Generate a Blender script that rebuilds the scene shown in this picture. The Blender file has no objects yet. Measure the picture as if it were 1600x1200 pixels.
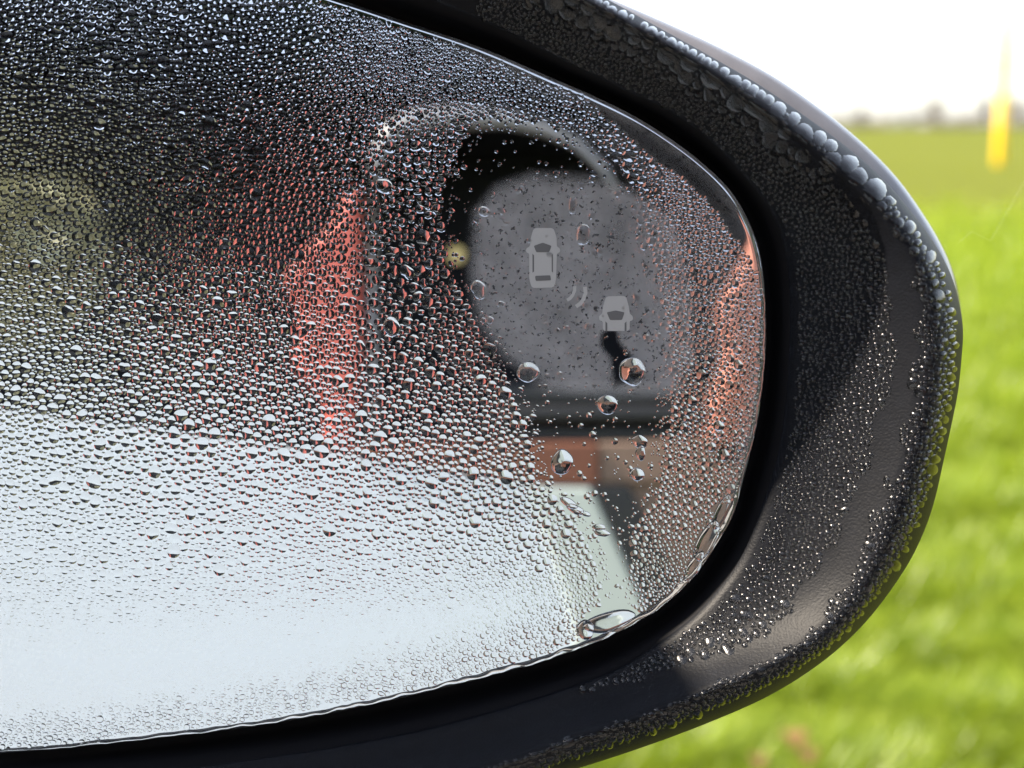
import bpy, math, random
import numpy as np
from mathutils import Vector, Matrix, kdtree

# ------------------------------------------------------------------ camera, sky, sun, exposure
scene = bpy.context.scene
COL = scene.collection
rng = np.random.default_rng(7)
random.seed(7)
R = math.radians
F = 2200.0                     # focal length in pixels of a 1600 pixel wide picture
D = 0.234                      # metres from the lens to the mirror glass
S = D / F                      # metres per picture pixel on the glass
CAMZ = 1.0
PITCH = R(10.4)
cam_data = bpy.data.cameras.new('camera')
cam = bpy.data.objects.new('camera', cam_data)
COL.objects.link(cam)
cam.location = (0, 0, CAMZ)
cam.rotation_euler = (math.pi / 2 - PITCH, 0, 0)
cam_data.sensor_width = 36
cam_data.lens = F / 1600 * 36
cam_data.clip_start = 0.01
cam_data.clip_end = 3000
cam_data.dof.use_dof = True
cam_data.dof.focus_distance = D
cam_data.dof.aperture_fstop = cam_data.lens / 3.7
scene.camera = cam

SUN_EL, SUN_AZ = R(47), R(-85)      # azimuth from +Y, towards +X
world = bpy.data.worlds.new('World')
scene.world = world
world.use_nodes = True
wn = world.node_tree
bg = wn.nodes['Background']
sky = wn.nodes.new('ShaderNodeTexSky')
sky.sky_type = 'NISHITA'
sky.sun_disc = False
sky.sun_elevation = SUN_EL
sky.sun_rotation = SUN_AZ
sky.air_density = 1.0
sky.dust_density = 1.0
sky.ozone_density = 1.0
hazy = wn.nodes.new('ShaderNodeHueSaturation')       # thin milky cloud takes most of the blue out
hazy.inputs['Saturation'].default_value = 0.5
wn.links.new(sky.outputs[0], hazy.inputs['Color'])
wn.links.new(hazy.outputs[0], bg.inputs[0])
bg.inputs[1].default_value = 0.10
sun_data = bpy.data.lights.new('sun', 'SUN')
sun_data.energy = 5.0
sun_data.angle = R(0.5)
sun_data.color = (1.0, 0.87, 0.70)
sun = bpy.data.objects.new('sun', sun_data)
COL.objects.link(sun)
sdir = Vector((math.sin(SUN_AZ) * math.cos(SUN_EL), math.cos(SUN_AZ) * math.cos(SUN_EL), math.sin(SUN_EL)))
sun.rotation_euler = sdir.to_track_quat('Z', 'Y').to_euler()
sun.location = (-3, 1, 4)
scene.view_settings.view_transform = 'Standard'
scene.view_settings.look = 'None'
scene.view_settings.gamma = 1
scene.view_settings.use_curve_mapping = False
scene.view_settings.exposure = 1.95
scene.cycles.max_bounces = 10
scene.cycles.transmission_bounces = 10
scene.cycles.glossy_bounces = 8
scene.cycles.diffuse_bounces = 3
scene.cycles.sample_clamp_indirect = 6
scene.cycles.use_denoising = True

# ------------------------------------------------------------------ frames and helpers
AX = Vector((1, 0, 0))
AY = Vector((0, math.sin(PITCH), math.cos(PITCH)))
AZ = Vector((0, -math.cos(PITCH), math.sin(PITCH)))
CAM = Vector((0, 0, CAMZ))
ORG = CAM - AZ * D
M = Matrix(((AX.x, AY.x, AZ.x, ORG.x), (AX.y, AY.y, AZ.y, ORG.y), (AX.z, AY.z, AZ.z, ORG.z), (0, 0, 0, 1)))
RG = 1.2                        # radius of the convex glass

def tag(o, label=None, cat=None, group=None, kind=None):
    if label: o['label'] = label
    if cat: o['category'] = cat
    if group: o['group'] = group
    if kind: o['kind'] = kind
    return o

def empty(name, loc=(0, 0, 0), matrix=None):
    o = bpy.data.objects.new(name, None)
    COL.objects.link(o)
    o.empty_display_size = 0.05
    if matrix is not None: o.matrix_world = matrix
    else: o.location = loc
    return o

def mesh_obj(name, verts, faces, mats=None, parent=None, smooth=True, fmat=None):
    me = bpy.data.meshes.new(name)
    me.from_pydata([tuple(v) for v in verts], [], [tuple(f) for f in faces])
    if mats:
        for m in (mats if isinstance(mats, (list, tuple)) else [mats]): me.materials.append(m)
    if fmat is not None: me.polygons.foreach_set('material_index', fmat)
    if smooth: me.polygons.foreach_set('use_smooth', np.ones(len(me.polygons), dtype=bool))
    me.update()
    o = bpy.data.objects.new(name, me)
    COL.objects.link(o)
    if parent is not None: o.parent = parent
    return o

def tri_mesh(name, V, T, mat, parent=None, smooth=True):
    V = np.asarray(V, np.float32); T = np.asarray(T, np.int32)
    me = bpy.data.meshes.new(name)
    me.vertices.add(len(V)); me.vertices.foreach_set('co', V.ravel())
    me.loops.add(T.size); me.loops.foreach_set('vertex_index', T.ravel())
    me.polygons.add(len(T))
    me.polygons.foreach_set('loop_start', np.arange(0, T.size, 3, dtype=np.int32))
    me.polygons.foreach_set('loop_total', np.full(len(T), 3, np.int32))
    if smooth: me.polygons.foreach_set('use_smooth', np.ones(len(T), dtype=bool))
    me.update(calc_edges=True)
    me.validate()
    me.materials.append(mat)
    o = bpy.data.objects.new(name, me)
    COL.objects.link(o)
    if parent is not None: o.parent = parent
    return o

def box(name, lo, hi, mat, parent=None, bevel=0.0):
    x0, y0, z0 = lo; x1, y1, z1 = hi
    v = [(x0, y0, z0), (x1, y0, z0), (x1, y1, z0), (x0, y1, z0), (x0, y0, z1), (x1, y0, z1), (x1, y1, z1), (x0, y1, z1)]
    f = [(0, 3, 2, 1), (4, 5, 6, 7), (0, 1, 5, 4), (1, 2, 6, 5), (2, 3, 7, 6), (3, 0, 4, 7)]
    o = mesh_obj(name, v, f, mat, parent, smooth=False)
    if bevel:
        m = o.modifiers.new('bevel', 'BEVEL'); m.width = bevel; m.segments = 3
    return o

def tube(name, pts, radii, mat, parent=None, n=10, cap=True):
    pts = [Vector(p) for p in pts]
    if not isinstance(radii, (list, tuple)): radii = [radii] * len(pts)
    V, Fc = [], []
    up = Vector((0, 0, 1))
    for i, p in enumerate(pts):
        t = (pts[min(i + 1, len(pts) - 1)] - pts[max(i - 1, 0)]).normalized()
        a = t.cross(up)
        if a.length < 1e-3: a = t.cross(Vector((0, 1, 0)))
        a.normalize(); b = t.cross(a)
        for k in range(n):
            th = 2 * math.pi * k / n
            V.append(p + (a * math.cos(th) + b * math.sin(th)) * radii[i])
    for i in range(len(pts) - 1):
        for k in range(n):
            k2 = (k + 1) % n
            Fc.append((i * n + k, i * n + k2, (i + 1) * n + k2, (i + 1) * n + k))
    if cap:
        Fc.append(tuple(range(n - 1, -1, -1))); Fc.append(tuple((len(pts) - 1) * n + k for k in range(n)))
    return mesh_obj(name, V, Fc, mat, parent)

def prism(name, poly, y0, y1, mat, parent=None, bevel=0.0):
    """polygon of (x, z) points given thickness from y0 to y1"""
    n = len(poly)
    v = [(x, y0, z) for x, z in poly] + [(x, y1, z) for x, z in poly]
    f = [tuple(range(n)), tuple(range(2 * n - 1, n - 1, -1))]
    for i in range(n):
        j = (i + 1) % n
        f.append((i, i + n, j + n, j))
    o = mesh_obj(name, v, f, mat, parent, smooth=False)
    if bevel:
        m = o.modifiers.new('bevel', 'BEVEL'); m.width = bevel; m.segments = 2
    return o

# ------------------------------------------------------------------ materials
def new_mat(name):
    m = bpy.data.materials.new(name)
    m.use_nodes = True
    nt = m.node_tree
    return m, nt, nt.nodes['Principled BSDF']

def pmat(name, col, rough=0.5, metal=0.0, spec=0.5, noise=0.0, nscale=20, bump=0.0, bscale=200, coat=0.0, bdist=0.001):
    m, nt, p = new_mat(name)
    p.inputs['Base Color'].default_value = (*col, 1)
    p.inputs['Roughness'].default_value = rough
    p.inputs['Metallic'].default_value = metal
    p.inputs['Specular IOR Level'].default_value = spec
    p.inputs['Coat Weight'].default_value = coat
    tc = nt.nodes.new('ShaderNodeTexCoord')
    if noise:
        n = nt.nodes.new('ShaderNodeTexNoise'); n.inputs['Scale'].default_value = nscale; n.inputs['Detail'].default_value = 5
        nt.links.new(tc.outputs['Object'], n.inputs['Vector'])
        r = nt.nodes.new('ShaderNodeValToRGB')
        r.color_ramp.elements[0].position = 0.3; r.color_ramp.elements[1].position = 0.7
        r.color_ramp.elements[0].color = (*[c * (1 - noise) for c in col], 1)
        r.color_ramp.elements[1].color = (*[min(1, c * (1 + noise)) for c in col], 1)
        nt.links.new(n.outputs['Fac'], r.inputs['Fac'])
        nt.links.new(r.outputs['Color'], p.inputs['Base Color'])
    if bump:
        b = nt.nodes.new('ShaderNodeBump'); b.inputs['Strength'].default_value = bump; b.inputs['Distance'].default_value = bdist
        n2 = nt.nodes.new('ShaderNodeTexNoise'); n2.inputs['Scale'].default_value = bscale; n2.inputs['Detail'].default_value = 4
        nt.links.new(tc.outputs['Object'], n2.inputs['Vector'])
        nt.links.new(n2.outputs['Fac'], b.inputs['Height'])
        nt.links.new(b.outputs['Normal'], p.inputs['Normal'])
    return m

water = bpy.data.materials.new('rain_water'); water.use_nodes = True
_nt = water.node_tree
_nt.nodes.remove(_nt.nodes['Principled BSDF'])
_g = _nt.nodes.new('ShaderNodeBsdfGlass'); _g.inputs['IOR'].default_value = 1.333; _g.inputs['Roughness'].default_value = 0.0
_gg = _nt.nodes.new('ShaderNodeBsdfGlossy'); _gg.inputs['Roughness'].default_value = 0.16
_mx = _nt.nodes.new('ShaderNodeMixShader'); _mx.inputs[0].default_value = 0.012
_nt.links.new(_g.outputs[0], _mx.inputs[1]); _nt.links.new(_gg.outputs[0], _mx.inputs[2])
_nt.links.new(_mx.outputs[0], _nt.nodes['Material Output'].inputs['Surface'])

rim_water = water.copy(); rim_water.name = 'rain_water_on_plastic'
for _n in rim_water.node_tree.nodes:
    if _n.type == 'MIX_SHADER': _n.inputs[0].default_value = 0.018
    if _n.type == 'BSDF_GLOSSY': _n.inputs['Roughness'].default_value = 0.17
bezel_mat = pmat('black_grained_plastic', (0.0048, 0.0056, 0.0084), 0.48, spec=0.12, noise=0.15, nscale=400, bump=0.6, bscale=2600, bdist=0.0001)
surround_mat = pmat('matt_black_plastic', (0.006, 0.006, 0.008), 0.7, spec=0.2)
shell_mat = pmat('sky_paled_shell', (0.13, 0.125, 0.135), 0.25, spec=0.6, coat=0.3, noise=0.1, nscale=300)  # black shell lightened to grey for the pale sky reflection
icon_mat = pmat('grey_print', (0.46, 0.46, 0.465), 0.6, spec=0.2)
icon_dark = pmat('dark_print', (0.15, 0.15, 0.155), 0.6, spec=0.2)
blk_tyre = pmat('tyre_rubber', (0.015, 0.015, 0.015), 0.8)
edge_mat = pmat('ground_glass_edge', (0.45, 0.46, 0.44), 0.25, spec=0.6, metal=0.6)

# silvered glass: mirror with a veil of mist where the 'mist' attribute is set
glass_mat = bpy.data.materials.new('silvered_mirror_glass'); glass_mat.use_nodes = True
nt = glass_mat.node_tree
nt.nodes.remove(nt.nodes['Principled BSDF'])
gl = nt.nodes.new('ShaderNodeBsdfGlossy'); gl.inputs['Roughness'].default_value = 0.0; gl.inputs['Color'].default_value = (0.80, 0.83, 0.87, 1)
df = nt.nodes.new('ShaderNodeBsdfDiffuse'); df.inputs['Color'].default_value = (0.75, 0.75, 0.78, 1)
at = nt.nodes.new('ShaderNodeAttribute'); at.attribute_name = 'mist'
tc = nt.nodes.new('ShaderNodeTexCoord')
def noise_node(scale, detail=3, rough=0.5):
    n = nt.nodes.new('ShaderNodeTexNoise'); n.inputs['Scale'].default_value = scale
    n.inputs['Detail'].default_value = detail; n.inputs['Roughness'].default_value = rough
    nt.links.new(tc.outputs['Object'], n.inputs['Vector']); return n
def ramp(src, a, b, inv=False, lo=0.0, hi=1.0):
    r = nt.nodes.new('ShaderNodeMapRange'); r.inputs['From Min'].default_value = a; r.inputs['From Max'].default_value = b
    r.inputs['To Min'].default_value = hi if inv else lo; r.inputs['To Max'].default_value = lo if inv else hi
    nt.links.new(src, r.inputs['Value']); return r.outputs['Result']
def mul(a, b):
    m = nt.nodes.new('ShaderNodeMath'); m.operation = 'MULTIPLY'
    nt.links.new(a, m.inputs[0])
    if isinstance(b, float): m.inputs[1].default_value = b
    else: nt.links.new(b, m.inputs[1])
    return m.outputs[0]
cloudy = ramp(noise_node(140, 4).outputs['Fac'], 0.3, 0.7, lo=0.65, hi=1.1)
specks = ramp(noise_node(1500, 2).outputs['Fac'], 0.60, 0.68, inv=True, lo=0.25)
specks2 = ramp(noise_node(520, 3).outputs['Fac'], 0.66, 0.72, inv=True, lo=0.2)
fac = mul(mul(mul(mul(at.outputs['Fac'], cloudy), specks), specks2), 0.40)
mx = nt.nodes.new('ShaderNodeMixShader')
nt.links.new(fac, mx.inputs[0]); nt.links.new(gl.outputs[0], mx.inputs[1]); nt.links.new(df.outputs[0], mx.inputs[2])
nt.links.new(mx.outputs[0], nt.nodes['Material Output'].inputs['Surface'])

# ------------------------------------------------------------------ outlines of the mirror, in picture pixels on the glass plane
CX, CY = 500.0, 560.0
G_PTS = [(544, 0), (625, 28), (750, 71), (859, 118), (937, 152), (1000, 184), (1075, 234), (1125, 277), (1150, 306), (1168, 338), (1183, 374),
         (1192, 415), (1197, 475), (1197, 550), (1191, 612), (1185, 655), (1175, 700), (1162, 750), (1147, 803), (1117, 857), (1087, 900), (1050, 937),
         (1025, 955), (975, 985), (912, 1012), (850, 1034), (800, 1048), (650, 1087), (525, 1115), (400, 1138), (200, 1165), (0, 1187),
         (-250, 1200), (-450, 1170), (-590, 1060), (-640, 880), (-630, 600), (-560, 300), (-420, 40), (-220, -90), (0, -120), (300, -75)]
B_PTS = [(672, 0), (781, 45), (875, 92), (975, 140), (1050, 176), (1112, 222), (1165, 278), (1200, 322), (1222, 372), (1231, 425), (1234, 490), (1232, 560),
         (1226, 640), (1214, 715), (1197, 770), (1178, 826), (1155, 876), (1125, 918), (1080, 966), (1025, 1007), (962, 1045), (875, 1078), (800, 1102),
         (675, 1136), (525, 1166), (350, 1192), (200, 1210), (0, 1230), (-270, 1245), (-500, 1215), (-650, 1090), (-700, 890), (-690, 590), (-610, 270), (-450, -20), (-230, -160), (0, -195), (350, -120)]
K_PTS = [(925, 5), (1010, 52), (1100, 105), (1180, 160), (1250, 215), (1310, 265), (1360, 310), (1405, 362), (1435, 415), (1450, 470), (1456, 530), (1452, 600),
         (1438, 680), (1412, 770), (1382, 850), (1345, 925), (1300, 980), (1250, 1016), (1200, 1042), (1100, 1082), (1000, 1120), (900, 1154), (800, 1190), (650, 1228),
         (400, 1275), (200, 1300), (0, 1315), (-280, 1320), (-540, 1280), (-720, 1130), (-780, 900), (-770, 580), (-680, 230), (-490, -90), (-240, -240), (0, -275), (400, -195), (700, -100)]
O_PTS = [(960, 5), (1040, 49), (1117, 92), (1190, 135), (1250, 176), (1300, 212), (1350, 252), (1390, 290), (1422, 328), (1452, 368), (1474, 404), (1490, 440),
         (1500, 480), (1505, 515), (1502, 565), (1497, 612), (1487, 662), (1474, 722), (1456, 797), (1428, 865), (1392, 922), (1350, 975), (1312, 1012), (1270, 1045),
         (1200, 1088), (1100, 1132), (1000, 1169), (905, 1200), (700, 1262), (400, 1318), (200, 1340), (0, 1355), (-300, 1360), (-570, 1315), (-760, 1150), (-820, 900), (-810, 570), (-715, 210), (-510, -120), (-250, -275), (0, -312), (400, -230), (750, -105)]
NT = 720

def outline(pts):
    """periodic smooth curve through pts -> radius by angle about the centre"""
    P = np.array(pts, float); n = len(P)
    out = []
    for i in range(n):
        p0, p1, p2, p3 = P[(i - 1) % n], P[i], P[(i + 1) % n], P[(i + 2) % n]
        d1, d2, d3 = (max(np.linalg.norm(b - a) ** 0.5, 1e-6) for a, b in ((p0, p1), (p1, p2), (p2, p3)))
        m1 = (p1 - p0) / d1 ** 1 * 0
        m1 = d2 * ((p1 - p0) / d1 - (p2 - p0) / (d1 + d2) + (p2 - p1) / d2)
        m2 = d2 * ((p2 - p1) / d2 - (p3 - p1) / (d2 + d3) + (p3 - p2) / d3)
        for u in np.linspace(0, 1, 20, endpoint=False):
            out.append((2 * u**3 - 3 * u**2 + 1) * p1 + (u**3 - 2 * u**2 + u) * m1 + (-2 * u**3 + 3 * u**2) * p2 + (u**3 - u**2) * m2)
    out = np.array(out)
    th = np.unwrap(np.arctan2(out[:, 1] - CY, out[:, 0] - CX)); r = np.hypot(out[:, 0] - CX, out[:, 1] - CY)
    if th[-1] < th[0]: th, r = th[::-1], r[::-1]
    ang = np.arange(NT) / NT * 2 * np.pi
    th3 = np.concatenate([th - 2 * np.pi, th, th + 2 * np.pi]); r3 = np.concatenate([r, r, r])
    o = np.argsort(th3); rr = np.interp(ang, th3[o] , r3[o])
    if not (ang[0] >= th3.min()): rr = np.interp(ang - 2 * np.pi, th3[o], r3[o])
    for _ in range(3): rr = 0.25 * np.roll(rr, 1) + 0.5 * rr + 0.25 * np.roll(rr, -1)
    return rr
rG, rB, rK, rO = (outline(p) for p in (G_PTS, B_PTS, K_PTS, O_PTS))
ANG = np.arange(NT) / NT * 2 * np.pi

def rad_at(arr, th):
    x = (np.asarray(th) % (2 * np.pi)) / (2 * np.pi) * NT
    i = np.floor(x).astype(int) % NT; f = x - np.floor(x)
    return arr[i] * (1 - f) + arr[(i + 1) % NT] * f

def to_local(px, py, z):
    """picture pixels and height above the glass plane (metres) -> mirror coordinates"""
    k = S * (D - np.asarray(z)) / D
    return np.stack([(np.asarray(px) - 800) * k, (600 - np.asarray(py)) * k, np.asarray(z) + 0 * np.asarray(px)], -1)

def glass_z(px, py):
    x = (np.asarray(px) - 800) * S; y = (600 - np.asarray(py)) * S
    return -(x * x + y * y) / (2 * RG)

def on_glass(px, py, z):
    return np.stack([(np.asarray(px) - 800) * S, (600 - np.asarray(py)) * S, np.asarray(z) + 0 * np.asarray(px)], -1)

# ------------------------------------------------------------------ the wing mirror
mirror = tag(empty('wing_mirror', matrix=M), 'wet black car wing mirror covered in rain droplets, filling the picture', 'wing mirror')

def loft(name, rows, mat, close_in=False):
    """rows: (radius array, z in mm)"""
    V = []
    for r, z in rows:
        px = CX + r * np.cos(ANG); py = CY + r * np.sin(ANG)
        zz = z * 0.001 if not isinstance(z, np.ndarray) else z * 0.001
        V.append(to_local(px, py, zz + 0 * px))
    V = np.concatenate(V); Fc = []
    for i in range(len(rows) - 1):
        for k in range(NT):
            k2 = (k + 1) % NT
            Fc.append((i * NT + k, i * NT + k2, (i + 1) * NT + k2, (i + 1) * NT + k))
    if close_in: Fc.append(tuple(range((len(rows) - 1) * NT, len(rows) * NT)))
    return mesh_obj(name, V, Fc, mat, mirror)

# face profile (fraction between inner lip and crest -> mm, then crest to outer edge)
PF_W = np.array([0, .03, .08, .18, .35, .55, .75, .88, .95, 1.0, 1.12, 1.3, 1.5, 1.7, 1.85, 1.95, 2.0])
PF_Z = np.array([1.6, 2.5, 3.1, 3.9, 5.2, 7.2, 9.8, 11.8, 12.7, 13.0, 12.9, 12.3, 10.8, 8.4, 5.6, 2.6, 0.2])
def face_z(w): return np.interp(w, PF_W, PF_Z)
def face_r(w):
    return rB + (rK - rB) * min(w, 1) + (rO - rK) * max(w - 1, 0)
rows = [(face_r(w), z) for w, z in zip(PF_W, PF_Z)]
rows += [(rO - 4, -3.0), (rO - 12, -6.0), (rO - 60, -7.5)]
bezel = loft('bezel', rows, bezel_mat)
dGB = rB - rG
surround = loft('recessed_surround', [(rG - 30, -8.0), (rG + 4, -8.0), (rG + 0.25 * dGB, -7.5), (rG + 0.6 * dGB, -4.0), (rG + 0.88 * dGB, -0.4), (rG + 1.02 * dGB, 1.4)], surround_mat)
bump_s = np.exp(-(((ANG + np.pi) % (2 * np.pi) - np.pi) + 0.50) ** 2 / 0.40 ** 2)   # shell stands out at the upper right
rS = rO - 12 + 38 * bump_s
shell = loft('housing_shell', [(rS - 30, -8.0), (rS - 8, -10), (rS, -14), (rS + 1, -22), (rS - 14, -36), (rS * 0.93, -50), (rS * 0.8, -66), (rS * 0.55, -82), (rS * 0.25, -90)], shell_mat, True)

# glass plate (front), ground edge
fr = np.concatenate([np.linspace(0, 0.98, 130), np.linspace(0.984, 1.0, 9)])
V, mist = [], []
def smooth01(x): x = np.clip(x, 0, 1); return x * x * (3 - 2 * x)
def poly_sd(px, py, poly):
    """signed distance to a polygon, positive inside"""
    P = np.array(poly, float); px = np.asarray(px, float); py = np.asarray(py, float)
    best = np.full(px.shape, 1e9); inside = np.zeros(px.shape, bool)
    for i in range(len(P)):
        a, b = P[i], P[(i + 1) % len(P)]
        ab = b - a; t = np.clip(((px - a[0]) * ab[0] + (py - a[1]) * ab[1]) / (ab @ ab), 0, 1)
        best = np.minimum(best, np.hypot(px - a[0] - t * ab[0], py - a[1] - t * ab[1]))
        c = ((a[1] > py) != (b[1] > py))
        xi = a[0] + (py - a[1]) / np.where(b[1] == a[1], 1e-9, b[1] - a[1]) * ab[0]
        inside ^= c & (px < xi)
    return np.where(inside, best, -best)
MIST_POLY = [(742, 330), (775, 292), (830, 272), (920, 275), (1000, 300), (1060, 340), (1085, 430), (1090, 560), (1060, 615), (960, 618), (860, 610), (790, 560), (745, 500), (735, 420)]
CLEAR_POLY = [(940, 520), (962, 512), (968, 535), (990, 560), (1005, 590), (960, 605), (955, 560), (938, 540)]
for f in fr:
    r = rG * f
    px = CX + r * np.cos(ANG); py = CY + r * np.sin(ANG)
    z = glass_z(px, py)
    if f > 0.985: z = z - 0.0002 * ((f - 0.985) / 0.015) ** 2
    V.append(on_glass(px, py, z))
    m = smooth01((poly_sd(px, py, MIST_POLY) + 14) / 34)
    m *= 1 - smooth01((poly_sd(px, py, CLEAR_POLY) + 6) / 10)
    edge = smooth01((40 - (rG - r)) / 40) * smooth01((900 - py) / 200) * smooth01((px - 620) / 200)
    m = np.maximum(m, 0.6 * edge)
    m = np.maximum(m, 0.35 * smooth01((poly_sd(px, py, [(900, 200), (1000, 200), (1190, 380), (1190, 560), (1090, 560), (1050, 320)]) + 30) / 60))
    mist.append(m)
V = np.concatenate(V); mist = np.concatenate(mist)
Fc = []
for i in range(len(fr) - 1):
    for k in range(NT):
        k2 = (k + 1) % NT
        Fc.append((i * NT + k2, i * NT + k, (i + 1) * NT + k, (i + 1) * NT + k2) if i else (k2 + NT, 0, k + NT))
glass = mesh_obj('mirror_glass', V, Fc, glass_mat, mirror)
a = glass.data.attributes.new('mist', 'FLOAT', 'POINT'); a.data.foreach_set('value', mist.astype(np.float32))
rows = [(rG - 1.0, None), (rG + 1.2, -0.35), (rG + 3.0, -1.0), (rG + 3.2, -3.0)]
Vr = []
for r, z in rows:
    px = CX + r * np.cos(ANG); py = CY + r * np.sin(ANG)
    zz = glass_z(px, py) - 0.0002 + (0.00005 if z is None else z * 0.001)
    Vr.append(on_glass(px, py, zz))
Vr = np.concatenate(Vr)
Fr = [(i * NT + k, i * NT + (k + 1) % NT, (i + 1) * NT + (k + 1) % NT, (i + 1) * NT + k) for i in range(len(rows) - 1) for k in range(NT)]
gedge = mesh_obj('glass_edge', Vr, Fr, edge_mat, glass)

arm_pts = [(-0.115, -0.040, -0.045), (-0.145, -0.062, -0.05), (-0.25, -0.085, -0.06), (-0.40, -0.10, -0.05)]
tube('mounting_arm', arm_pts, [0.03, 0.032, 0.034, 0.04], shell_mat, mirror, n=20)

# ------------------------------------------------------------------ printed warning symbols
def flat_print(name, polys, parent, lift=0.00004):
    """polys: list of (pixel outline, material index)"""
    V, Fc, mi = [], [], []
    for k, (poly, m) in enumerate(polys):
        P = np.array(poly, float)
        z = glass_z(P[:, 0], P[:, 1]) + lift + (0.00003 if m else 0)
        b = len(V); V += [tuple(v) for v in on_glass(P[:, 0], P[:, 1], z)]
        f = list(range(b, b + len(P)))
        area = np.sum(P[:, 0] * np.roll(P[:, 1], -1) - np.roll(P[:, 0], -1) * P[:, 1])
        if area > 0: f = f[::-1]
        Fc.append(tuple(f)); mi.append(m)
    return mesh_obj(name, V, Fc, [icon_mat, icon_dark], parent, smooth=False, fmat=mi)
def round_poly(pts, r, n=5):
    out = []
    P = [np.array(p, float) for p in pts]
    for i in range(len(P)):
        a, b, c = P[i - 1], P[i], P[(i + 1) % len(P)]
        u = (a - b) / np.linalg.norm(a - b); w = (c - b) / np.linalg.norm(c - b)
        q = min(r, np.linalg.norm(a - b) * 0.45, np.linalg.norm(c - b) * 0.45)
        p0, p2 = b + u * q, b + w * q
        for t in np.linspace(0, 1, n): out.append(tuple((1 - t)**2 * p0 + 2 * t * (1 - t) * b + t * t * p2))
    return out
flat_print('car_symbol', [
    (round_poly([(829, 372), (834, 356), (865, 356), (870, 372), (870, 385), (875, 388), (875, 394), (870, 396), (869, 436), (866, 449), (831, 450), (827, 436), (827, 396), (822, 394), (822, 388), (828, 385)], 5), 0),
    (round_poly([(834, 384), (848, 379), (862, 384), (858, 394), (838, 394)], 2), 1),
    (round_poly([(836, 431), (860, 430), (861, 438), (837, 439)], 2), 1),
    ([(832, 396), (834.5, 399), (834.5, 424), (832, 426)], 1),
    ([(864, 396), (862, 399), (862, 424), (864, 426)], 1)], glass)
flat_print('car_symbol', [
    (round_poly([(942, 480), (947, 463), (978, 462), (983, 480), (984, 490), (989, 494), (989, 500), (984, 502), (984, 517), (942, 517), (942, 502), (936, 500), (936, 494), (941, 490)], 5), 0),
    (round_poly([(948, 488), (962, 485), (976, 488), (972, 500), (953, 500)], 2), 1),
    ([(946, 502), (949, 505), (949, 517), (946, 517)], 1),
    ([(979, 502), (976, 505), (976, 517), (979, 517)], 1)], glass)
def arc_print(pts, w):
    P = np.array(pts, float); L, Rr = [], []
    for i in range(len(P)):
        t = P[min(i + 1, len(P) - 1)] - P[max(i - 1, 0)]; t /= np.linalg.norm(t); n = np.array([-t[1], t[0]])
        L.append(tuple(P[i] + n * w / 2)); Rr.append(tuple(P[i] - n * w / 2))
    return L + Rr[::-1]
flat_print('radar_arc', [(arc_print([(898, 447), (898, 454), (895, 461), (891, 466), (886, 469)], 5), 0)], glass)
flat_print('radar_arc', [(arc_print([(914, 448), (915, 458), (912, 467), (907, 474), (900, 479)], 6), 0)], glass)

# ------------------------------------------------------------------ rain droplets
class Grid:
    def __init__(s, cell): s.c = cell; s.d = {}
    def near(s, x, y, k=1):
        i, j = int(x // s.c), int(y // s.c)
        for a in range(i - k, i + k + 1):
            for b in range(j - k, j + k + 1):
                q = s.d.get((a, b))
                if q: yield from q
    def add(s, x, y, r): s.d.setdefault((int(x // s.c), int(y // s.c)), []).append((x, y, r))

def pack(sampler, rfun, tries, grid, pts, gap=1.0):
    xs, ys = sampler(tries)
    rs, ok = rfun(xs, ys)
    u = rng.random(len(xs))
    for x, y, r, o, q in zip(xs.tolist(), ys.tolist(), rs.tolist(), ok.tolist(), u.tolist()):
        if q > o: continue
        hit = False
        k = max(1, int(math.ceil((r + 16) / grid.c)))
        for (a, b, c) in grid.near(x, y, k):
            m = (r + c) * gap
            if (a - x) ** 2 + (b - y) ** 2 < m * m: hit = True; break
        if not hit:
            grid.add(x, y, r); pts.append((x, y, r))

def vnoise(x, y, sc, seed):
    """cheap smooth value noise"""
    r = np.random.default_rng(seed); T = r.random((64, 64))
    x = x / sc; y = y / sc
    i = np.floor(x).astype(int); j = np.floor(y).astype(int); fx = smooth01(x - i); fy = smooth01(y - j)
    g = lambda a, b: T[a % 64, b % 64]
    return (g(i, j) * (1 - fx) + g(i + 1, j) * fx) * (1 - fy) + (g(i, j + 1) * (1 - fx) + g(i + 1, j + 1) * fx) * fy

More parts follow.
